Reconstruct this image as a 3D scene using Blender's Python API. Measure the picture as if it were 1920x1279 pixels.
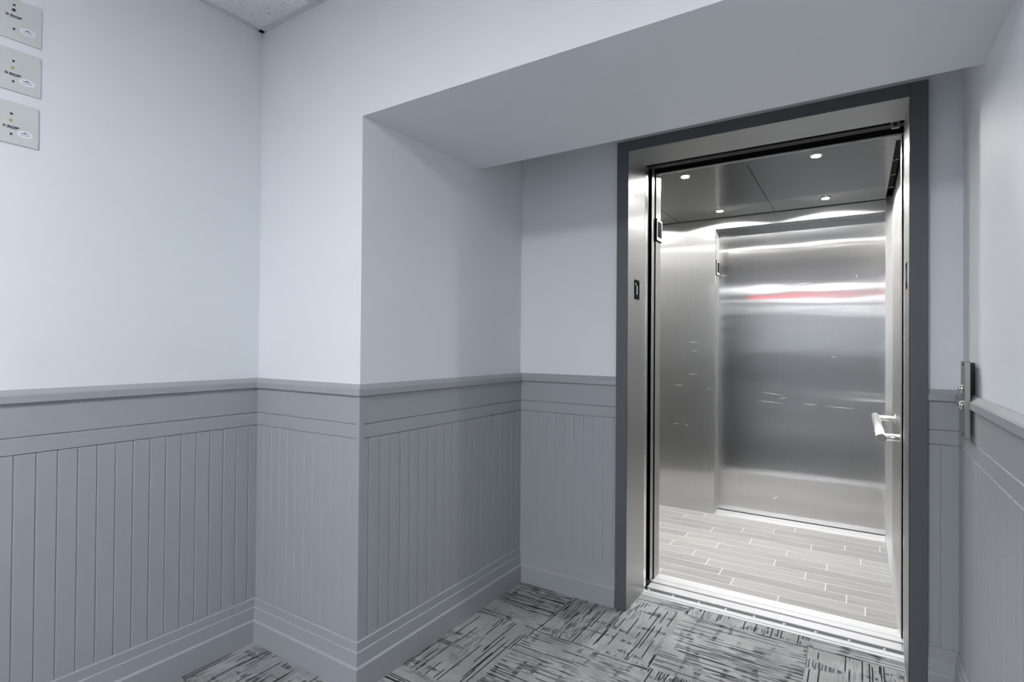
import bpy, bmesh, math, random
from mathutils import Vector, Matrix

# ------------------------------------------------------------------ camera, world, exposure, lights
S = bpy.context.scene
C = S.collection
for o in list(bpy.data.objects):
    bpy.data.objects.remove(o)

YAW, PITCH, ROLL, FPX = -.5694, .0084, .0077, 1015.3
fw = Vector((math.sin(YAW)*math.cos(PITCH), math.cos(YAW)*math.cos(PITCH), math.sin(PITCH)))
rt = fw.cross(Vector((0, 0, 1))).normalized()
up = rt.cross(fw)
cr, sr = math.cos(ROLL), math.sin(ROLL)
rt, up = cr*rt + sr*up, -sr*rt + cr*up
cd = bpy.data.cameras.new('camera')
cam = bpy.data.objects.new('camera', cd)
C.objects.link(cam)
cd.sensor_width = 36
cd.lens = 36*FPX/1920
cd.clip_start = .02
M = Matrix((rt, up, -fw)).transposed().to_4x4()
M.translation = Vector((1.3817, -2.43, 1.225))
cam.matrix_world = M
S.camera = cam

W = bpy.data.worlds.new('world')
S.world = W
W.use_nodes = True
W.node_tree.nodes['Background'].inputs[0].default_value = (0, 0, 0, 1)
S.view_settings.view_transform = 'Standard'
S.view_settings.look = 'None'
S.view_settings.exposure = 0.08
S.view_settings.gamma = 1
S.view_settings.use_curve_mapping = False

LOBBY = 65.0     # radiance of the lobby light panels
LOBBYC = (.96, .98, 1.0)
CARW = 8.8       # watts of each downlight in the car
CARC = (1.0, .993, .975)

# ------------------------------------------------------------------ materials
def new_mat(name):
    m = bpy.data.materials.new(name)
    m.use_nodes = True
    nt = m.node_tree
    return m, nt, nt.nodes['Principled BSDF']

def N(nt, t, **k):
    n = nt.nodes.new(t)
    for a, b in k.items():
        setattr(n, a, b)
    return n

def math_n(nt, op, a, b=None, c=None):
    n = nt.nodes.new('ShaderNodeMath'); n.operation = op
    for i, v in enumerate((a, b, c)):
        if v is None: continue
        if isinstance(v, (int, float)): n.inputs[i].default_value = v
        else: nt.links.new(v, n.inputs[i])
    return n.outputs[0]

def bump(nt, bs, height, strength, dist=.001):
    b = N(nt, 'ShaderNodeBump')
    b.inputs['Strength'].default_value = strength
    b.inputs['Distance'].default_value = dist
    nt.links.new(height, b.inputs['Height'])
    nt.links.new(b.outputs[0], bs.inputs['Normal'])
    return b

def coords(nt, scale=(1, 1, 1), src='Object'):
    g = N(nt, 'ShaderNodeNewGeometry')
    mp = N(nt, 'ShaderNodeMapping')
    mp.inputs['Scale'].default_value = scale
    nt.links.new(g.outputs['Position'], mp.inputs[0])
    return mp.outputs[0]

def paint(name, col, rough=.6, spec=.3, orange=.15, scale=260, mott=.03):
    m, nt, b = new_mat(name)
    b.inputs['Roughness'].default_value = rough
    b.inputs['Specular IOR Level'].default_value = spec
    n = N(nt, 'ShaderNodeTexNoise'); n.inputs['Scale'].default_value = scale; n.inputs['Detail'].default_value = 3
    nt.links.new(coords(nt), n.inputs['Vector'])
    bump(nt, b, n.outputs[0], orange, .0006)
    n2 = N(nt, 'ShaderNodeTexNoise'); n2.inputs['Scale'].default_value = 2.2; n2.inputs['Detail'].default_value = 4
    nt.links.new(coords(nt), n2.inputs['Vector'])
    mx = N(nt, 'ShaderNodeMix', data_type='RGBA')
    nt.links.new(n2.outputs[0], mx.inputs['Factor'])
    mx.inputs['A'].default_value = (*[c*(1-mott) for c in col], 1)
    mx.inputs['B'].default_value = (*[min(1, c*(1+mott)) for c in col], 1)
    nt.links.new(mx.outputs['Result'], b.inputs['Base Color'])
    return m

def metal(name, col, rough=.3, aniso=0., tan=None, grain=None, wave=None, var=.04, spots=None):
    """brushed stainless; tan = world direction along which reflections spread"""
    m, nt, b = new_mat(name)
    b.inputs['Metallic'].default_value = 1
    b.inputs['Roughness'].default_value = rough
    b.inputs['Base Color'].default_value = (*col, 1)
    if aniso and tan:
        b.inputs['Anisotropic'].default_value = aniso
        cx = N(nt, 'ShaderNodeCombineXYZ')
        for i in range(3): cx.inputs[i].default_value = tan[i]
        nt.links.new(cx.outputs[0], b.inputs['Tangent'])
    if grain:
        n = N(nt, 'ShaderNodeTexNoise'); n.inputs['Scale'].default_value = 1; n.inputs['Detail'].default_value = 4
        nt.links.new(coords(nt, grain), n.inputs['Vector'])
        mr = N(nt, 'ShaderNodeMapRange')
        nt.links.new(n.outputs[0], mr.inputs[0])
        mr.inputs[3].default_value = rough - var; mr.inputs[4].default_value = rough + var
        nt.links.new(mr.outputs[0], b.inputs['Roughness'])
        mx = N(nt, 'ShaderNodeMix', data_type='RGBA')
        nt.links.new(n.outputs[0], mx.inputs['Factor'])
        mx.inputs['A'].default_value = (*[c*.9 for c in col], 1)
        mx.inputs['B'].default_value = (*[min(1, c*1.08) for c in col], 1)
        nt.links.new(mx.outputs['Result'], b.inputs['Base Color'])
    if wave:
        sc, dist = wave
        n = N(nt, 'ShaderNodeTexNoise'); n.inputs['Scale'].default_value = 1; n.inputs['Detail'].default_value = 1
        nt.links.new(coords(nt, sc), n.inputs['Vector'])
        bump(nt, b, n.outputs[0], 1.0, dist)
    return m

def brushed(name, col, tan, alpha=.03, ani=.85, alpha2=.10, ani2=.6, mix=.35, grain=(400, 400, 4), wave=None):
    """brushed sheet: reflections spread along tan and stay crisp across it; a second rougher lobe gives the haze"""
    m = bpy.data.materials.new(name); m.use_nodes = True
    nt = m.node_tree; nt.nodes.clear()
    out = N(nt, 'ShaderNodeOutputMaterial')
    n = N(nt, 'ShaderNodeTexNoise'); n.inputs['Scale'].default_value = 1; n.inputs['Detail'].default_value = 4
    nt.links.new(coords(nt, grain), n.inputs['Vector'])
    mx = N(nt, 'ShaderNodeMix', data_type='RGBA')
    nt.links.new(n.outputs[0], mx.inputs['Factor'])
    mx.inputs['A'].default_value = (*[c*.93 for c in col], 1)
    mx.inputs['B'].default_value = (*[min(1, c*1.06) for c in col], 1)
    cx = N(nt, 'ShaderNodeCombineXYZ')
    for i in range(3): cx.inputs[i].default_value = tan[i]
    bm_ = None
    if wave:
        w = N(nt, 'ShaderNodeTexNoise'); w.inputs['Scale'].default_value = 1; w.inputs['Detail'].default_value = 1.5
        nt.links.new(coords(nt, wave[0]), w.inputs['Vector'])
        bm_ = N(nt, 'ShaderNodeBump'); bm_.inputs['Strength'].default_value = 1; bm_.inputs['Distance'].default_value = wave[1]
        nt.links.new(w.outputs[0], bm_.inputs['Height'])
    gs = []
    for a, an in ((alpha, ani), (alpha2, ani2)):
        g = N(nt, 'ShaderNodeBsdfAnisotropic')
        g.inputs['Roughness'].default_value = math.sqrt(a); g.inputs['Anisotropy'].default_value = -an
        nt.links.new(cx.outputs[0], g.inputs['Tangent']); nt.links.new(mx.outputs['Result'], g.inputs['Color'])
        if bm_: nt.links.new(bm_.outputs[0], g.inputs['Normal'])
        gs.append(g)
    ms = N(nt, 'ShaderNodeMixShader'); ms.inputs[0].default_value = mix
    nt.links.new(gs[0].outputs[0], ms.inputs[1]); nt.links.new(gs[1].outputs[0], ms.inputs[2])
    nt.links.new(ms.outputs[0], out.inputs['Surface'])
    return m

def plain(name, col, rough=.5, metallic=0., spec=.5):
    m, nt, b = new_mat(name)
    b.inputs['Roughness'].default_value = rough
    b.inputs['Metallic'].default_value = metallic
    b.inputs['Specular IOR Level'].default_value = spec
    n = N(nt, 'ShaderNodeTexNoise'); n.inputs['Scale'].default_value = 35
    nt.links.new(coords(nt), n.inputs['Vector'])
    mx = N(nt, 'ShaderNodeMix', data_type='RGBA')
    nt.links.new(n.outputs[0], mx.inputs['Factor'])
    mx.inputs['A'].default_value = (*[c*.95 for c in col], 1)
    mx.inputs['B'].default_value = (*[min(1, c*1.05) for c in col], 1)
    nt.links.new(mx.outputs['Result'], b.inputs['Base Color'])
    return m

def emit(name, col, s):
    m = bpy.data.materials.new(name); m.use_nodes = True
    nt = m.node_tree; nt.nodes.clear()
    e = N(nt, 'ShaderNodeEmission'); e.inputs[0].default_value = (*col, 1); e.inputs[1].default_value = s
    o = N(nt, 'ShaderNodeOutputMaterial'); nt.links.new(e.outputs[0], o.inputs[0])
    return m

M_WALL = paint('wall_paint', (.765, .795, .83), .55, .3)
M_WAIN = paint('wainscot_paint', (.35, .371, .392), .42, .4, orange=.08, mott=.02)
M_FRAME = paint('frame_paint', (.105, .115, .125), .45, .4, orange=.05)

M_REARDOOR = brushed('brushed_steel_facing', (.58, .58, .58), (1, 0, 0), .018, .82, .09, .6, .28, wave=((.8, .8, 5.), .0015))
M_REARPAN = brushed('brushed_steel_panel', (.65, .65, .64), (1, 0, 0), .04, .8, .18, .45, .5, wave=((1.2, 1.2, 4.), .0015))
M_SIDE = metal('brushed_steel_side', (.64, .635, .62), .40, .85, (0, 1, 0), (400, 400, 4))
M_JAMB = brushed('brushed_steel_jamb', (.54, .54, .535), (0, 1, 0), .11, .55, .26, .3, .5)
M_SCUFF = plain('bare_scratch', (.88, .88, .87), .4)
M_HEADU = metal('brushed_steel_head', (.43, .435, .435), .42, .8, (0, 1, 0), (4, 400, 400))
M_CEIL = metal('polished_steel_ceiling', (.44, .435, .425), .12)
M_CHROME = metal('bright_steel', (.80, .80, .79), .16)
M_EDGE = metal('polished_edge', (.85, .85, .85), .25)
M_ALU = plain('aluminium_sill', (.76, .76, .775), .30, .35)
M_RAIL = metal('satin_rail_steel', (.85, .85, .84), .28)
M_STATION = metal('station_steel', (.40, .385, .36), .33)
M_BRACKET = plain('bracket_grey', (.42, .42, .41), .4, .3)
M_LIP = plain('satin_edge', (.8, .8, .78), .35, .3)
M_ALUD = plain('sill_groove', (.10, .105, .11), .5, .3)
M_BLACK = plain('shaft_black', (.012, .012, .013), .6)
M_DARKM = plain('dark_metal', (.05, .05, .052), .35, .6)
M_SCREEN = plain('black_glass', (.010, .010, .012), .5, spec=.01)
M_PLATE = metal('cover_plate_steel', (.70, .71, .68), .5, .3, (0, 1, 0), (300, 300, 3))
M_CREAM = plain('cream_plastic', (.62, .635, .63), .45)
M_INK = plain('black_ink', (.02, .02, .025), .7)
M_WHITE = plain('white_plastic', (.82, .84, .86), .4)
M_AMBER = plain('amber_lens', (.45, .40, .16), .3)
M_BLUE = plain('blue_ink', (.12, .17, .30), .7)
M_TEE = paint('grid_paint', (.62, .66, .69), .4, .4)
M_LAMP = emit('downlight_lens', (1, .98, .94), 60)
M_PANEL = emit('light_panel_lens', LOBBYC, LOBBY)
M_RED = emit('added_red_glow', (1, .02, .05), 50)  # glow of the added sign, for the red streak in the door

def mat_tile():
    m, nt, b = new_mat('ceiling_tile')
    b.inputs['Roughness'].default_value = .9
    b.inputs['Specular IOR Level'].default_value = .1
    co = coords(nt)
    v = N(nt, 'ShaderNodeTexVoronoi'); v.inputs['Scale'].default_value = 95; v.inputs['Randomness'].default_value = 1
    nz = N(nt, 'ShaderNodeTexNoise'); nz.inputs['Scale'].default_value = 60; nz.inputs['Detail'].default_value = 2
    nt.links.new(co, nz.inputs['Vector'])
    ad = N(nt, 'ShaderNodeVectorMath', operation='MULTIPLY_ADD')
    nt.links.new(nz.outputs['Color'], ad.inputs[0]); ad.inputs[1].default_value = (.02, .02, .02); nt.links.new(co, ad.inputs[2])
    nt.links.new(ad.outputs[0], v.inputs['Vector'])
    n3 = N(nt, 'ShaderNodeTexNoise'); n3.inputs['Scale'].default_value = 40
    nt.links.new(co, n3.inputs['Vector'])
    th = math_n(nt, 'MULTIPLY', n3.outputs[0], .45)
    hole = math_n(nt, 'LESS_THAN', v.outputs['Distance'], math_n(nt, 'SUBTRACT', th, .06))
    mx = N(nt, 'ShaderNodeMix', data_type='RGBA')
    nt.links.new(hole, mx.inputs['Factor'])
    mx.inputs['A'].default_value = (.82, .83, .85, 1)
    mx.inputs['B'].default_value = (.24, .25, .28, 1)
    nt.links.new(mx.outputs['Result'], b.inputs['Base Color'])
    bump(nt, b, math_n(nt, 'SUBTRACT', 1., hole), .6, .002)
    return m
M_TILE = mat_tile()

def mat_carpet():
    m, nt, b = new_mat('carpet_tiles')
    b.inputs['Roughness'].default_value = .95
    b.inputs['Specular IOR Level'].default_value = .08
    g = N(nt, 'ShaderNodeNewGeometry')
    sp = N(nt, 'ShaderNodeSeparateXYZ'); nt.links.new(g.outputs['Position'], sp.inputs[0])
    X = math_n(nt, 'DIVIDE', math_n(nt, 'SUBTRACT', sp.outputs[0], .211), .5)
    Y = math_n(nt, 'DIVIDE', math_n(nt, 'SUBTRACT', sp.outputs[1], .105), .5)
    ix = math_n(nt, 'FLOOR', X); iy = math_n(nt, 'FLOOR', Y)
    par = math_n(nt, 'FLOORED_MODULO', math_n(nt, 'ADD', ix, iy), 2.)   # tile (0,-1) -> 1 : ribs along y
    inv = math_n(nt, 'SUBTRACT', 1., par)
    # u along ribs, v across
    u = math_n(nt, 'ADD', math_n(nt, 'MULTIPLY', sp.outputs[1], par), math_n(nt, 'MULTIPLY', sp.outputs[0], inv))
    v = math_n(nt, 'ADD', math_n(nt, 'MULTIPLY', sp.outputs[0], par), math_n(nt, 'MULTIPLY', sp.outputs[1], inv))
    tid = math_n(nt, 'ADD', math_n(nt, 'MULTIPLY', ix, 13.7), math_n(nt, 'MULTIPLY', iy, 7.9))
    rib = math_n(nt, 'FLOOR', math_n(nt, 'DIVIDE', v, .0046))
    def noise(x, y, det=0.):
        cx = N(nt, 'ShaderNodeCombineXYZ'); nt.links.new(x, cx.inputs[0]); nt.links.new(y, cx.inputs[1]); nt.links.new(tid, cx.inputs[2])
        n = N(nt, 'ShaderNodeTexNoise'); n.inputs['Scale'].default_value = 1; n.inputs['Detail'].default_value = det
        nt.links.new(cx.outputs[0], n.inputs['Vector']); return n.outputs[0]
    def step(x, lo, hi):
        r = N(nt, 'ShaderNodeMapRange'); nt.links.new(x, r.inputs[0]); r.inputs[1].default_value = lo; r.inputs[2].default_value = hi
        return r.outputs[0]
    ribn = math_n(nt, 'MULTIPLY', rib, 5.37)
    strk = step(noise(math_n(nt, 'MULTIPLY', u, 3.6), ribn), .645, .675)             # long single ribs
    fine = step(noise(math_n(nt, 'MULTIPLY', u, 13.), math_n(nt, 'MULTIPLY', rib, 3.11)), .53, .61)
    dens = step(noise(math_n(nt, 'MULTIPLY', u, 3.2), math_n(nt, 'MULTIPLY', v, 7.)), .36, .66)
    fine = math_n(nt, 'MULTIPLY', fine, dens)
    band = step(noise(math_n(nt, 'MULTIPLY', u, 28.), math_n(nt, 'MULTIPLY', v, 5.5)), .60, .68)   # dashed bands across the ribs
    alt = step(noise(math_n(nt, 'MULTIPLY', u, 9.), math_n(nt, 'MULTIPLY', rib, 7.3)), .44, .54)
    band = math_n(nt, 'MULTIPLY', band, alt)
    rib_shade = step(math_n(nt, 'PINGPONG', v, .0023), .0, .0009)  # shading between the ribs, painted in as darker lines
    dark = math_n(nt, 'MAXIMUM', math_n(nt, 'MULTIPLY', math_n(nt, 'SUBTRACT', 1., rib_shade), .38), math_n(nt, 'MAXIMUM', math_n(nt, 'MAXIMUM', strk, math_n(nt, 'MULTIPLY', fine, .75)), math_n(nt, 'MULTIPLY', band, .8)))
    # pile speckle
    pn = N(nt, 'ShaderNodeTexNoise'); pn.inputs['Scale'].default_value = 420; pn.inputs['Detail'].default_value = 2
    nt.links.new(g.outputs['Position'], pn.inputs['Vector'])
    big = noise(math_n(nt, 'MULTIPLY', u, 6.), math_n(nt, 'MULTIPLY', v, 6.), 3.)
    base = N(nt, 'ShaderNodeMix', data_type='RGBA')
    nt.links.new(step(math_n(nt, 'ADD', math_n(nt, 'MULTIPLY', pn.outputs[0], .7), math_n(nt, 'MULTIPLY', big, .3)), .36, .64), base.inputs['Factor'])
    base.inputs['A'].default_value = (.19, .192, .195, 1); base.inputs['B'].default_value = (.58, .585, .59, 1)
    mx = N(nt, 'ShaderNodeMix', data_type='RGBA'); nt.links.new(dark, mx.inputs['Factor'])
    nt.links.new(base.outputs['Result'], mx.inputs['A']); mx.inputs['B'].default_value = (.035, .037, .045, 1)
    nt.links.new(mx.outputs['Result'], b.inputs['Base Color'])
    ribw = math_n(nt, 'PINGPONG', v, .0023)
    h = math_n(nt, 'ADD', math_n(nt, 'MULTIPLY', ribw, 200.), pn.outputs[0])
    h = math_n(nt, 'SUBTRACT', h, math_n(nt, 'MULTIPLY', dark, .4))
    bump(nt, b, h, .8, .0022)
    return m
M_CARPET = mat_carpet()

def mat_plank():
    m, nt, b = new_mat('wood_look_porcelain')
    b.inputs['Roughness'].default_value = .42
    b.inputs['Specular IOR Level'].default_value = .45
    g = N(nt, 'ShaderNodeNewGeometry')
    n = N(nt, 'ShaderNodeTexNoise'); n.inputs['Scale'].default_value = 1; n.inputs['Detail'].default_value = 5
    ad = N(nt, 'ShaderNodeVectorMath', operation='MULTIPLY_ADD')
    nt.links.new(g.outputs['Position'], ad.inputs[0]); ad.inputs[1].default_value = (3.5, 60, 1)
    cx = N(nt, 'ShaderNodeCombineXYZ')
    nt.links.new(math_n(nt, 'MULTIPLY', g.outputs['Random Per Island'], 50.), cx.inputs[0])
    nt.links.new(cx.outputs[0], ad.inputs[2]); nt.links.new(ad.outputs[0], n.inputs['Vector'])
    f = math_n(nt, 'ADD', math_n(nt, 'MULTIPLY', n.outputs[0], .75), math_n(nt, 'MULTIPLY', g.outputs['Random Per Island'], .25))
    mx = N(nt, 'ShaderNodeMix', data_type='RGBA'); nt.links.new(f, mx.inputs['Factor'])
    mx.inputs['A'].default_value = (.15, .147, .142, 1); mx.inputs['B'].default_value = (.44, .435, .425, 1)
    nt.links.new(mx.outputs['Result'], b.inputs['Base Color'])
    return m
M_PLANK = mat_plank()
M_GROUT = plain('grout', (.64, .64, .61), .8)

# ------------------------------------------------------------------ helpers
def box(bm, x0, x1, y0, y1, z0, z1, mi=0):
    vs = [bm.verts.new(p) for p in ((x0,y0,z0),(x1,y0,z0),(x1,y1,z0),(x0,y1,z0),(x0,y0,z1),(x1,y0,z1),(x1,y1,z1),(x0,y1,z1))]
    for f in ((0,3,2,1),(4,5,6,7),(0,1,5,4),(1,2,6,5),(2,3,7,6),(3,0,4,7)):
        bm.faces.new([vs[i] for i in f]).material_index = mi

def obj(name, bm, mats, parent=None, bevel=0, smooth=False, label=None):
    bmesh.ops.recalc_face_normals(bm, faces=bm.faces)
    if bevel:
        bmesh.ops.bevel(bm, geom=list(bm.edges), offset=bevel, segments=2, profile=.7, affect='EDGES', clamp_overlap=True)
    me = bpy.data.meshes.new(name)
    bm.to_mesh(me); bm.free()
    for m in (mats if isinstance(mats, (list, tuple)) else [mats]):
        me.materials.append(m)
    if smooth:
        for p in me.polygons: p.use_smooth = True
    o = bpy.data.objects.new(name, me)
    C.objects.link(o)
    if parent: o.parent = parent; o.matrix_parent_inverse = parent.matrix_world.inverted()
    if label: o['label'] = label
    return o

def bobj(name, dims, mats, parent=None, bevel=0, label=None):
    bm = bmesh.new()
    for d in (dims if isinstance(dims[0], (list, tuple)) else [dims]):
        box(bm, *d)
    return obj(name, bm, mats, parent, bevel, label=label)

def cyl(bm, p0, p1, r, seg=24, r1=None, mi=0):
    p0, p1 = Vector(p0), Vector(p1)
    d = (p1-p0); L = d.length; d.normalize()
    q = d.to_track_quat('Z', 'Y').to_matrix()
    r1 = r if r1 is None else r1
    a = [bm.verts.new(p0 + q @ Vector((r*math.cos(t), r*math.sin(t), 0))) for t in [2*math.pi*i/seg for i in range(seg)]]
    b = [bm.verts.new(p1 + q @ Vector((r1*math.cos(t), r1*math.sin(t), 0))) for t in [2*math.pi*i/seg for i in range(seg)]]
    for i in range(seg):
        f = bm.faces.new((a[i], a[(i+1) % seg], b[(i+1) % seg], b[i])); f.smooth = True; f.material_index = mi
    bm.faces.new(a[::-1]).material_index = mi; bm.faces.new(b).material_index = mi

def root(name, label, cat, loc, group=None):
    e = bpy.data.objects.new(name, None); C.objects.link(e)
    e.empty_display_size = .1
    e.location = loc
    e.matrix_world = Matrix.Translation(loc)
    e['label'] = label; e['category'] = cat
    if group: e['group'] = group
    return e

def struct(o, label=None):
    o['kind'] = 'structure'
    if label: o['label'] = label
    return o

def sweep(bm, p0, p1, nrm, prof, m0=0, m1=0):
    """profile of (depth from wall, z) along p0->p1; m = +1 outer mitre, -1 inner mitre"""
    p0 = Vector((*p0, 0)); p1 = Vector((*p1, 0)); n = Vector((*nrm, 0)); d = (p1-p0).normalized()
    A = [bm.verts.new(p0 + n*q[0] - d*q[0]*m0 + Vector((0, 0, q[1]))) for q in prof]
    B = [bm.verts.new(p1 + n*q[0] + d*q[0]*m1 + Vector((0, 0, q[1]))) for q in prof]
    k = len(prof)
    for i in range(k):
        bm.faces.new((A[i], A[(i+1) % k], B[(i+1) % k], B[i]))
    bm.faces.new(A); bm.faces.new(B[::-1])

# fitted dimensions
xL, yA, xR1, xR, ys, H, zs = -.7344, -1.0907, -.1188, 1.6874, -.3949, 2.5303, 2.0455
YB = -21.                                  # far end of the lobby behind the camera
T, B = .012, .030
zr, zrb, zg1, zg2, zb3, zb2, zb1 = 1.0821, 1.0415, .9409, .8891, .1762, .1403, .0889
fx0, fx1, wf, ztop, fo = .4231, 1.5891, .0546, 2.1825, .0259
ox0, ox1, zo = fx0+wf, fx1-wf, 2.134

P_RAIL = [(0, zr), (.007, zr), (T+.007, zr-.0145), (T+.007, zr-.0155), (T+.011, zr-.017), (T+.011, zrb+.002), (T+.009, zrb), (0, zrb)]
P_BOARD = [(0, zg2), (T-.005, zg2), (T, zg2+.0006), (T, zg1-.0045), (T-.005, zg1), (T, zg1+.0006), (T, zrb), (0, zrb)]
P_BASE = [(0, zb3), (T+.004, zb3-.0005), (T+.0065, zb3-.0035), (T+.0065, zb2+.001), (T+.0105, zb2-.0015), (T+.012, zb1+.004), (B-.003, zb1+.0012), (B, zb1-.003), (B, 0), (0, 0)]

def beadboard(bm, p0, p1, nrm, grooves, m0=0, m1=0, gd=.0034, z0=zb3, z1=zg2):
    """flat boards with V grooves between them"""
    a = Vector((*p0, 0)); b = Vector((*p1, 0)); n = Vector((*nrm, 0)); d = (b-a); L = d.length; d.normalize()
    pts = [(0 - T*m0, T)]
    for g in sorted(grooves):
        if .004 < g < L-.004:
            pts += [(g-.0030, T), (g, T-gd), (g+.0030, T)]
    pts.append((L + T*m1, T))
    rows = []
    for z, off in ((z0, 0), (z1-.0045, 0), (z1, -.005)):
        rows.append([bm.verts.new(a + d*u + n*(dd+off) + Vector((0, 0, z))) for u, dd in pts])
    for r in range(2):
        for i in range(len(pts)-1):
            bm.faces.new((rows[r][i], rows[r][i+1], rows[r+1][i+1], rows[r+1][i]))

def wain(wall, side, p0, p1, nrm, grooves, m0=0, m1=0, panel_label=None):
    bm = bmesh.new(); beadboard(bm, p0, p1, nrm, grooves, m0, m1, .0018 if side in ('center', 'back') else .0036); obj('beadboard_panel', bm, M_WAIN, wall)
    bm = bmesh.new(); sweep(bm, p0, p1, nrm, P_BOARD, m0, m1); obj('frieze_board', bm, M_WAIN, wall)
    bm = bmesh.new(); sweep(bm, p0, p1, nrm, P_RAIL, m0, m1); obj('chair_rail', bm, M_WAIN, wall)
    bm = bmesh.new(); sweep(bm, p0, p1, nrm, P_BASE, m0, m1)
    struct(obj('baseboard_'+side, bm, M_WAIN))

# ------------------------------------------------------------------ room shell
TH = .10
floor = struct(bobj('floor', (xL-TH, xR+TH, YB-TH, .1879, -.05, 0), M_CARPET), 'grey carpet tiles with dark quarter-turned streaks')
ceil = struct(bobj('ceiling', [(xL-TH, xR+TH, YB-TH, yA+.001, H+.004, H+.05), (xR1-TH, xR+TH, ys-.02, .12, H, H+.05)], M_TILE), 'speckled white ceiling tiles')
bm = bmesh.new()
tw = .012
box(bm, xL, xL+.022, YB, yA, H, H+.006)
box(bm, xL, xR, yA-.022, yA, H, H+.006)
box(bm, xR-.022, xR, YB, yA, H, H+.006)
TX = [-.380, .230, .840, 1.450]
for x in TX:
    if x < xR-.03: box(bm, x-tw, x+tw, YB, yA-.022, H-.0005, H+.005)
y = yA-.60
TY = []
while y > YB:
    TY.append(y); box(bm, xL+.022, xR-.022, y-tw, y+tw, H-.0005, H+.005); y -= .61
obj('ceiling_grid', bm, M_TEE, ceil)

wl = struct(bobj('wall_left', (xL-TH, xL, YB, yA+TH, 0, H+.05), M_WALL))
wf_ = struct(bobj('wall_center', (xL, xR1, yA, yA+TH, 0, H+.05), M_WALL), 'white wall beside the elevator recess')
wr_ = struct(bobj('wall_recess', (xR1-TH, xR1, yA+TH, .12, 0, H+.05), M_WALL), 'left side wall of the elevator recess')
bm = bmesh.new()
box(bm, xR1, fx0+.02, 0, .12, 0, H)
box(bm, fx1-.02, xR+TH, 0, .12, 0, H)
box(bm, fx0+.02, fx1-.02, 0, .12, ztop-.02, H)
we = struct(obj('wall_back', bm, M_WALL), 'wall around the elevator door frame')
wr = struct(bobj('wall_right', (xR, xR+TH, YB, 0, 0, H+.05), M_WALL))
wb = struct(bobj('wall_front', (xL, xR, YB-TH, YB, 0, H+.05), M_WALL), 'far lobby wall behind the camera')
struct(bobj('trim_1', (xR1, xR, yA, ys, zs, H+.05), M_WALL), 'white soffit beam across the front of the elevator recess')

def seq(start, stepv, n): return [start+stepv*i for i in range(n)]
# left wall: grooves measured from corner at yA going to -y
wain(wl, 'left', (xL, yA), (xL, YB), (1, 0), seq(.047, .0524, 70), -1, -1)
# centre wall from outer corner going left
wain(wf_, 'center', (xR1, yA), (xL, yA), (0, -1), seq(.035, .0519, 12), 1, -1)
# recess wall: from elevator wall to outer corner
wain(wr_, 'recess', (xR1, 0), (xR1, yA), (1, 0), seq(.052, .0529, 20), -1, 1)
# back wall left of frame: from corner
wain(we, 'back', (fx0, 0), (xR1, 0), (0, -1), [fx0-x for x in seq(-.056, .0513, 10)], 0, -1)
wain(we, 'back', (xR, 0), (fx1, 0), (0, -1), [xR-x for x in (1.627,)], -1, 0)
wain(wr, 'right', (xR, YB), (xR, 0), (-1, 0), [-YB-.045-.0524*i for i in range(0, 90)], -1, -1)
wain(wb, 'front', (xL, YB), (xR, YB), (0, 1), seq(.04, .0524, 46), -1, -1)
# corner board on the external corner
bm = bmesh.new()
x0, y0 = xR1+T, yA-T
poly = [(x0-.018, y0-.0012), (x0+.0012, y0-.0012), (x0+.0012, y0+.021), (x0-.010, y0+.021), (x0-.010, y0+.006), (x0-.018, y0+.006)]
lo = [bm.verts.new((a, b, zb3-.006)) for a, b in poly]; hi = [bm.verts.new((a, b, zrb-.001)) for a, b in poly]
for q in range(6): bm.faces.new((lo[q], lo[(q+1) % 6], hi[(q+1) % 6], hi[q]))
bm.faces.new(lo[::-1]); bm.faces.new(hi)
struct(obj('trim_2', bm, M_WAIN), 'grey corner board on the outer corner of the wainscot')

# ------------------------------------------------------------------ lobby light panels
def troffer(ix, iy, label):
    x0 = TX[ix]+tw; x1 = TX[ix+1]-tw
    y1 = TY[iy]-tw; y0 = TY[iy+1]+tw
    r = root('light_panel', label, 'ceiling light', ((x0+x1)/2, (y0+y1)/2, H), 'lobby ceiling light panels')
    fr = .022
    bobj('panel_frame', [(x0, x1, y0, y0+fr, H-.008, H+.003), (x0, x1, y1-fr, y1, H-.008, H+.003), (x0, x0+fr, y0+fr, y1-fr, H-.008, H+.003), (x1-fr, x1, y0+fr, y1-fr, H-.008, H+.003)], M_WHITE, r)
    bobj('diffuser', (x0+fr, x1-fr, y0+fr, y1-fr, H-.006, H+.002), M_PANEL, r)
for k, iy in enumerate((2, 8, 14, 20, 26)):
    troffer(1, iy, 'square light panel in the lobby ceiling, %s' % ('nearest the elevator', 'second from the elevator', 'third from the elevator', 'fourth from the elevator', 'farthest from the elevator')[k])

# unseen red sign, added to give the car door its red reflection
r = root('added_red_sign', 'small red lit sign added out of view to be reflected in the car', 'sign', (-.2, -6.2, 2.3))
bobj('housing', (-.38, -.02, -6.24, -6.20, 2.20, 2.40), M_WHITE, r, .004)
bobj('lit_panel', (-.35, -.12, -6.202, -6.196, 2.275, 2.325), M_RED, r)
bobj('hanger', (-.22, -.18, -6.23, -6.21, 2.39, H+.001), M_WHITE, r)

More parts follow.
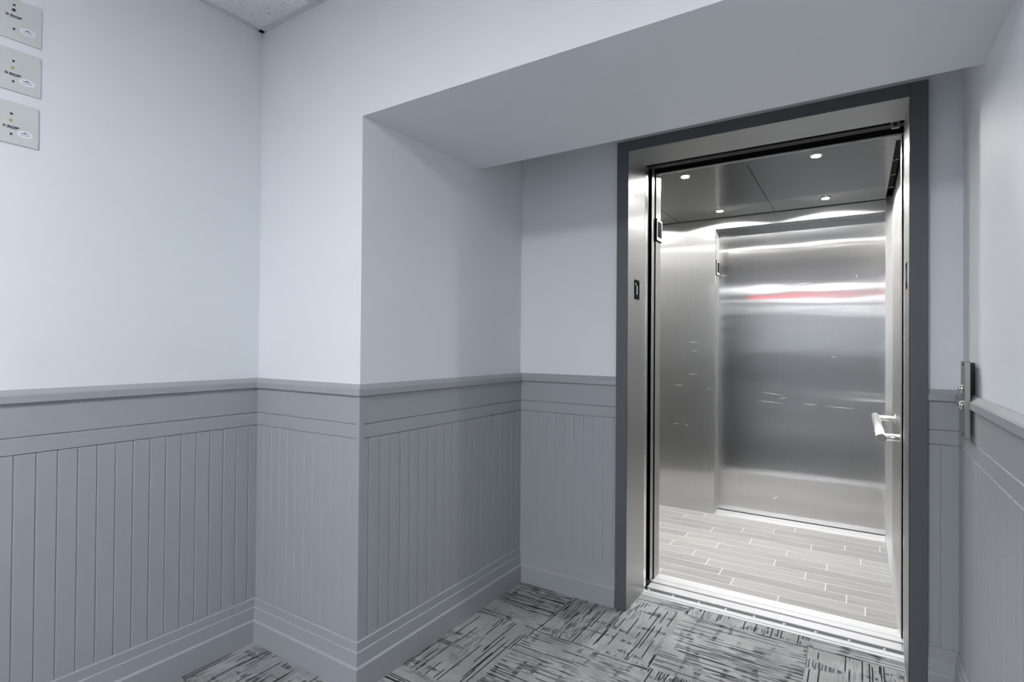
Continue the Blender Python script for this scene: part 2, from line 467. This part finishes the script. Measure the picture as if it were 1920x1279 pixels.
# ------------------------------------------------------------------ landing door frame
fr = root('elevator_door_frame', 'dark grey painted elevator door frame with steel-lined jambs', 'door frame', ((fx0+fx1)/2, 0, 0))
bobj('side_casing', (fx0, ox0-.0015, -fo, .2014, 0, ztop), M_FRAME, fr, .0015)
bobj('side_casing', (ox1+.0015, fx1, -fo, .2014, 0, ztop), M_FRAME, fr, .0015)
bobj('head_casing', (ox0-.0015, ox1+.0015, -fo+.0006, .2014, zo+.0015, ztop), M_FRAME, fr, .0012)
bobj('jamb_lining', (ox0-.0015, ox0, -fo+.003, .215, 0, zo), M_JAMB, fr, label='brushed steel lining of the left jamb')
bobj('jamb_lining', (ox1, ox1+.0015, -fo+.003, .215, 0, zo), M_JAMB, fr, label='brushed steel lining of the right jamb')
bobj('head_lining', (ox0, ox1, -fo+.003, .215, zo, zo+.0015), M_HEADU, fr, label='steel underside of the frame head')
bobj('return_edge', [(ox0-.02, ox0+.001, .215, .249, 0, zo)], M_EDGE, fr)
bobj('return_edge', [(ox1-.001, ox1+.02, .215, .249, 0, zo)], M_EDGE, fr)

def text_mesh(s, size, mat, name, parent, loc, xdir, updir, depth=.0004, bold=0):
    cu = bpy.data.curves.new('txt', 'FONT'); cu.body = s; cu.size = size; cu.extrude = depth; cu.offset = bold
    cu.align_x = 'CENTER'; cu.align_y = 'CENTER'
    to = bpy.data.objects.new('txt', cu); C.objects.link(to)
    me = bpy.data.meshes.new_from_object(to.evaluated_get(bpy.context.evaluated_depsgraph_get()))
    bpy.data.objects.remove(to)
    xd = Vector(xdir); ud = Vector(updir); nd = xd.cross(ud)
    mt = Matrix((xd, ud, nd)).transposed().to_4x4(); mt.translation = Vector(loc)
    me.transform(mt)
    me.materials.clear(); me.materials.append(mat)
    o = bpy.data.objects.new(name, me); C.objects.link(o)
    o.parent = parent; o.matrix_parent_inverse = parent.matrix_world.inverted()
    return o

def rounded_rect(bm, cu_, cv_, w, h, r, to3, t0, t1, seg=6):
    """rounded plate; to3(u, v, t) -> point"""
    pts = []
    for sx, sy, a0 in ((1, 1, 0), (-1, 1, 90), (-1, -1, 180), (1, -1, 270)):
        for i in range(seg+1):
            a = math.radians(a0+90*i/seg)
            pts.append((cu_+sx*(w/2-r)+r*math.cos(a), cv_+sy*(h/2-r)+r*math.sin(a)))
    a = [bm.verts.new(to3(u, v, t0)) for u, v in pts]; b = [bm.verts.new(to3(u, v, t1)) for u, v in pts]
    k = len(pts)
    for i in range(k): bm.faces.new((a[i], a[(i+1) % k], b[(i+1) % k], b[i]))
    bm.faces.new(a[::-1]); bm.faces.new(b)

def floor_plate(xw, sgn, yc, zc, label):
    to3 = lambda u, v, t: Vector((xw+sgn*t, u, v))
    bm = bmesh.new(); rounded_rect(bm, yc, zc, .078, .102, .012, to3, 0, .003)
    p = obj('floor_plate', bm, M_CHROME, fr, label=label)
    bm = bmesh.new(); rounded_rect(bm, yc, zc, .070, .094, .010, to3, .003, .0042)
    obj('plate_face', bm, M_SCREEN, p)
    text_mesh('1', .060, M_WHITE, 'numeral', p, (xw+sgn*.0044, yc, zc-.004), (0, sgn, 0), (0, 0, 1), bold=.0012)
    bm = bmesh.new()
    sp = []
    for i in range(10):
        a = math.pi/2+i*math.pi/5; rr = .008 if i % 2 == 0 else .0035
        sp.append(bm.verts.new((xw+sgn*.0046, yc-sgn*.018+rr*math.cos(a), zc+.026+rr*math.sin(a))))
    bm.faces.new(sp); obj('star_mark', bm, M_WHITE, p)
floor_plate(ox0, 1, .090, 1.498, 'black floor number plate with steel rim on the left jamb')
floor_plate(ox1, -1, .060, 1.496, 'black floor number plate with steel rim on the right jamb')

# ------------------------------------------------------------------ hoistway: header, doors, sill
struct(bobj('trim_3', [(ox0-.5, xR+.1, .249, .40, -.35, -.10), (-.55, ox0-.03, .20, .24, -.05, 2.6), (xR+.02, xR+.06, .12, 2.1, -.05, 2.6), (-.6, -.55, .12, 2.1, -.05, 2.6), (-.6, xR+.06, 2.05, 2.1, -.05, 2.6), (-.6, xR+.06, .12, 2.1, 2.6, 2.65)], M_BLACK), 'dark lining of the elevator shaft')
hd = root('door_header', 'black steel door track header above the landing opening', 'header', (1.0, .30, 2.15))
bobj('track_cover', (-.4, 1.64, .289, .335, 2.150, 2.42), M_BLACK, hd)
bobj('hanger_rail', (-.4, 1.64, .262, .289, 2.186, 2.21), M_DARKM, hd)
bm = bmesh.new(); box(bm, 1.493, 1.521, .272, .285, 2.128, 2.21); obj('stop_bracket', bm, M_BRACKET, hd, .0015, label='small steel stop bracket with a bolt hole')
bm = bmesh.new(); cyl(bm, (1.507, .273, 2.143), (1.507, .270, 2.143), .007); obj('bolt', bm, M_INK, hd)

ld = root('landing_door', 'retracted landing door leaf, dark leading edge at left of the opening', 'elevator door', (0, .28, .01))
bobj('door_leaf', (-.398, .466, .264, .284, .012, 2.145), M_DARKM, ld, .002)
bobj('edge_guard', (.466, .470, .268, .286, .012, 2.15), M_INK, ld)

sl = root('landing_sill', 'bright aluminium landing sill with screwed door groove, beside the carpet', 'door sill', (1.006, .26, 0))
bobj('sill_plate', [(ox0, ox1, .1879, .2045, -.03, .002), (ox0, ox1, .2085, .240, -.03, .003), (ox0, ox1, .274, .335, -.03, .003), (ox0, ox1, .19, .33, -.03, -.010)], M_ALU, sl)
bobj('door_groove', [(ox0, ox1, .240, .274, -.012, -.0015), (ox0, ox1, .2045, .2085, -.012, -.001)], M_ALUD, sl)
for k in range(9):
    x = .495+.1222*k
    bm = bmesh.new(); cyl(bm, (x, .252, -.004), (x, .254, .004), .0055, 12, .0045); obj('screw', bm, M_WHITE, sl)

# ------------------------------------------------------------------ elevator car
y0c, yrp, ydr = .4675, 1.731, 1.8635
xcl, xcr, xw = -.40, 1.5257, 1.560
zc, zh = 2.172, 2.0926
car = root('elevator_car', 'stainless steel elevator car standing open behind the door frame', 'elevator car', (.57, 1.1, 0))
# floor: planks of wood-look tile along x with pale grout
bm = bmesh.new()
box(bm, xcl, xcr, y0c, yrp, -.03, -.0004, 1)
rowp, L = .0979, .585
row0 = .4955
off = [.468, .825, .749, .656, .558, .397, .649, .439, .224, .554, .729, .323, .440, .6]
for k in range(14):
    ya = max(row0+rowp*(k-.5)+.0021, y0c); yb = min(row0+rowp*(k+.5)-.0021, yrp)
    if yb-ya < .004: continue
    x = off[k] - 3*L
    while x < xcr:
        a = max(x+.0022, xcl); b = min(x+L-.0022, xcr)
        if b-a > .004: box(bm, a, b, ya, yb, -.0012, 0)
        x += L
obj('car_floor', bm, [M_PLANK, M_GROUT], car, label='pale wood-look plank tiles with white grout')
bobj('car_sill', [(ox0-.05, ox1+.05, .353, .395, -.03, .003), (ox0-.05, ox1+.05, .3985, y0c, -.03, .003), (ox0-.05, ox1+.05, .36, .46, -.03, -.004)], M_ALU, car)
# rear wall left of the rear door
bobj('rear_reveal', (.471, .491, yrp+.02, ydr, 0, zc+.05), M_SIDE, car)
rp_ = bobj('rear_panel', [(xcl, .491, yrp, yrp+.02, 0, zc+.05)], M_REARPAN, car, .0008, label='brushed steel return panel left of the rear door')
bobj('rear_column', [(xcr, xw+.01, yrp, ydr, 0, zc+.02)], M_EDGE, car, .001)
bobj('rear_header', [(.491, xcr, yrp, ydr, zh, zc+.02)], M_REARPAN, car, .001)
rd_ = bobj('rear_door', [(.491, xcr, ydr, ydr+.03, .01, zh+.03)], M_REARDOOR, car, label='closed brushed steel rear door with scuffs')
bobj('rear_sill', [(.491, xcr, yrp, 1.795, -.03, .003), (.491, xcr, 1.800, ydr, -.03, .004), (.491, xcr, 1.74, ydr, -.03, -.003)], M_ALU, car)
REAR_SCUFFS = [(.86, .893, .17, -.12), (.84, .833, .20, -.05), (1.10, .832, .10, -.02), (1.28, .822, .20, -.03), (1.24, 1.165, .035, 0), (.93, .865, .06, .3),
               (1.05, 1.675, .14, .04), (1.37, 1.71, .03, 1.9), (1.02, 1.64, .03, .2), (.88, .15, .05, .6)]
PANEL_SCUFFS = [(.335, 1.262, .08, 0), (.345, 1.195, .06, 0), (.335, 1.02, .09, -.02), (.23, .935, .09, .03), (.45, .915, .03, 0), (.215, .64, .05, 0), (.29, .635, .04, -.3)]
for par, yy, lst in ((rd_, ydr-.0004, REAR_SCUFFS), (rp_, yrp-.0004, PANEL_SCUFFS)):
    for (x, z, w, a) in lst:
        d = Vector((math.cos(a), 0, math.sin(a))); nn = Vector((-d.z, 0, d.x))*.0011
        c = Vector((x, yy, z))
        bm = bmesh.new()
        bm.faces.new([bm.verts.new(c-d*w/2), bm.verts.new(c-nn), bm.verts.new(c+d*w/2), bm.verts.new(c+nn)])
        obj('scuff_mark', bm, M_SCUFF, par)
# side walls
bobj('side_wall', (xw, xw+.02, .43, yrp, 0, zc+.05), M_SIDE, car, label='brushed steel right side wall of the car')
bobj('side_wall', (xcl-.02, xcl, .43, yrp, 0, zc+.05), M_SIDE, car, label='brushed steel left side wall of the car')
bobj('base_trim', (xcr, xw, y0c-.03, yrp, 0, .022), M_EDGE, car, .001)
for (y, z) in ((1.02, 2.213), (1.31, 2.213), (1.59, 2.212)):
    bm = bmesh.new(); cyl(bm, (xw+.001, y, z), (xw-.022, y, z), .004, 12); cyl(bm, (xw-.022, y, z), (xw-.027, y, z), .009, 16)
    obj('stud', bm, M_CHROME, car)
# front returns, transom, car door
bobj('front_return', [(xcl-.02, ox0, .388, y0c, 0, 2.137)], M_JAMB, car, .0015)
bobj('front_return', [(ox1, xw+.02, .388, y0c, 0, 2.137)], M_JAMB, car, .0015)
bobj('car_door', [(xcl-.02, ox0-.006, .338, .380, .012, 2.16)], M_JAMB, car, .002)
bobj('transom', [(xcl-.02, xw+.02, .397, y0c, 2.137, 2.30)], M_CEIL, car, .0015)
bobj('transom_lip', [(xcl-.02, xw, .3935, .3985, 2.134, 2.142)], M_LIP, car)
# ceiling: three floating panels, six downlights, dark canopy above
cp = bobj('car_ceiling', [(.8915, 1.524, y0c+.002, 1.712, zc, zc+.006), (.2285, .8885, y0c+.002, 1.712, zc, zc+.006), (-.385, .2255, y0c+.002, 1.712, zc, zc+.006)], M_CEIL, car, label='glossy steel ceiling panels with small downlights')
bobj('canopy', [(xcl-.02, xw+.02, y0c, ydr, 2.30, 2.32)], M_BLACK, car)
bobj('canopy_liner', [(xcr-.004, xw, y0c, yrp, 2.235, 2.3), (xcl-.01, xcr, 1.729, 1.7305, zc-.002, 2.3)], M_BLACK, car)
for x in (1.204, .570, -.064):
    for y in (.607, 1.500):
        bm = bmesh.new()
        cyl(bm, (x, y, zc+.001), (x, y, zc-.005), .034, 32, .029)
        dl = obj('downlight', bm, M_CHROME, cp, label='small round lit downlight')
        bm = bmesh.new(); cyl(bm, (x, y, zc-.004), (x, y, zc-.0065), .021, 24); obj('lens', bm, M_LAMP, dl)
        ld_ = bpy.data.lights.new('downlight_glow', 'AREA'); ld_.shape = 'DISK'; ld_.size = .05
        ld_.energy = CARW; ld_.color = CARC; ld_.spread = math.radians(165)
        lo = bpy.data.objects.new('downlight_glow', ld_); C.objects.link(lo); lo.location = (x, y, zc-.008)
        lo.parent = dl; lo.matrix_parent_inverse = dl.matrix_world.inverted()
# handrail on the right wall
hr = bmesh.new(); cyl(hr, (1.467, .507, .823), (1.467, 1.45, .823), .0205, 32)
hro = obj('handrail', hr, M_RAIL, car, label='round steel handrail on the right wall')
bm = bmesh.new(); cyl(bm, (1.467, .5068, .823), (1.467, .504, .823), .0195, 32, .018); obj('end_cap', bm, M_STATION, hro)
for y in (.56, 1.36):
    bm = bmesh.new(); cyl(bm, (1.475, y, .823), (xw, y, .823), .0165, 24); obj('post', bm, M_RAIL, hro)
    bm = bmesh.new(); cyl(bm, (xw-.005, y, .823), (xw, y, .823), .028, 28); obj('flange', bm, M_CHROME, hro)
# position indicators
def indicator(xf, yc, zc_, w, h, label, t=.012):
    to3 = lambda u, v, d: Vector((xf+d, u, v))
    bm = bmesh.new(); rounded_rect(bm, yc, zc_, w, h, .004, to3, -.001, t, 3)
    p = obj('position_indicator', bm, M_SCREEN, car, label=label)
    bm = bmesh.new(); rounded_rect(bm, yc, zc_, w-.006, h-.008, .004, to3, t, t+.001, 3); obj('bezel', bm, M_LIP, p)
    t += .001
    bm = bmesh.new(); rounded_rect(bm, yc, zc_+.004, w-.026, h-.036, .002, to3, t, t+.0012, 3); obj('display', bm, M_SCREEN, p)
indicator(ox0, .420, 1.843, .092, .118, 'black-screened floor indicator on the front return', .008)
indicator(.491, 1.80, 1.815, .085, .110, 'dark floor indicator beside the rear door', .006)

# ------------------------------------------------------------------ hall call station on the right wall
cs = root('call_station', 'slim stainless call station with two key switches at the right wall chair rail', 'call station', (xR, -.26, .95))
to3 = lambda u, v, t: Vector((1.6665-t, u, v))
bm = bmesh.new(); rounded_rect(bm, -.262, 1.0675, .082, .240, .006, to3, 0, .0125, 4)
obj('housing', bm, M_STATION, cs, .0012)
bobj('back_box', (1.6660, xR, -.228, -.200, zr-.002, 1.182), M_DARKM, cs)
for z in (1.102, 1.052):
    bm = bmesh.new()
    cyl(bm, (1.654, -.268, z), (1.6465, -.268, z), .013, 20); cyl(bm, (1.6465, -.268, z), (1.643, -.268, z), .009, 20)
    k = obj('key_switch', bm, M_CHROME, cs)
    bobj('key_slot', (1.6424, 1.6432, -.2690, -.2670, z-.005, z+.005), M_INK, k)
for z in (1.178, .962):
    bm = bmesh.new(); cyl(bm, (1.655, -.266, z), (1.6525, -.266, z), .0035, 12); obj('screw', bm, M_INK, cs)

# ------------------------------------------------------------------ three fire-alarm module plates on the left wall
def module_plate(zc_, yc, kind, label):
    p = root('wall_plate', label, 'wall plate', (xL, yc, zc_), 'steel module plates on the left wall')
    to3 = lambda u, v, t: Vector((xL+t, u, v))
    h = .124
    bm = bmesh.new(); rounded_rect(bm, yc, zc_, .120, h, .003, to3, 0, .004, 3)
    obj('cover', bm, M_CREAM, p, .0008)
    dy = lambda v: yc + v
    # screws
    for z in ((.041, -.030) if kind == 'top' else (.026, -.034)):
        bm = bmesh.new(); cyl(bm, (xL+.0035, dy(-.004), zc_+z), (xL+.0052, dy(-.004), zc_+z), .003, 14); obj('screw', bm, M_INK, p)
    bm = bmesh.new(); cyl(bm, (xL+.0035, dy(-.005), zc_+(.026 if kind == 'top' else .006)), (xL+.0055, dy(-.005), zc_+(.026 if kind == 'top' else .006)), .0042, 16)
    obj('status_lens', bm, M_INK if kind == 'top' else M_AMBER, p)
    lz = zc_ + (.008 if kind == 'top' else -.013)
    bm = bmesh.new(); cyl(bm, (xL+.0038, dy(-.0196), lz), (xL+.0048, dy(-.0196), lz), .0036, 20)
    e = obj('emblem', bm, M_INK, p)
    bm = bmesh.new(); cyl(bm, (xL+.0046, dy(-.0196), lz), (xL+.0052, dy(-.0196), lz), .0013, 14); obj('emblem_center', bm, M_CREAM, e)
    text_mesh('Silent Knight', .0052, M_INK, 'lettering', p, (xL+.0046, dy(.0005), lz+.0008), (0, 1, 0), (0, 0, 1), .0002, .0003)
    text_mesh('by Honeywell', .0040, M_INK, 'lettering', p, (xL+.0046, dy(-.0028), lz-.0036), (0, 1, 0), (0, 0, 1), .0002, .0001)
    # oval sticker with a small roof-like mark
    bm = bmesh.new()
    vs = [bm.verts.new((xL+.0046, dy(.0275)+.0185*math.cos(a), zc_-.027+.0105*math.sin(a))) for a in [2*math.pi*i/32 for i in range(32)]]
    bm.faces.new(vs); stc = obj('sticker', bm, M_WHITE, p)
    bm = bmesh.new()
    cz_ = zc_-.026
    for pts in (((-.015, 0), (-.004, .003), (0, .006), (.006, .002), (.015, -.001), (0, .001)), ((-.010, -.0035), (.011, -.0035), (.011, -.0048), (-.010, -.0048))):
        bm.faces.new([bm.verts.new((xL+.0052, dy(.0275)+u, cz_+v)) for u, v in pts])
    obj('sticker_print', bm, M_BLUE, stc)
module_plate(2.183, -1.880, 'top', 'topmost of three pale steel module plates on the left wall')
module_plate(2.031, -1.880, 'mid', 'middle of three pale steel module plates on the left wall')
module_plate(1.874, -1.883, 'low', 'lowest of three pale steel module plates on the left wall')
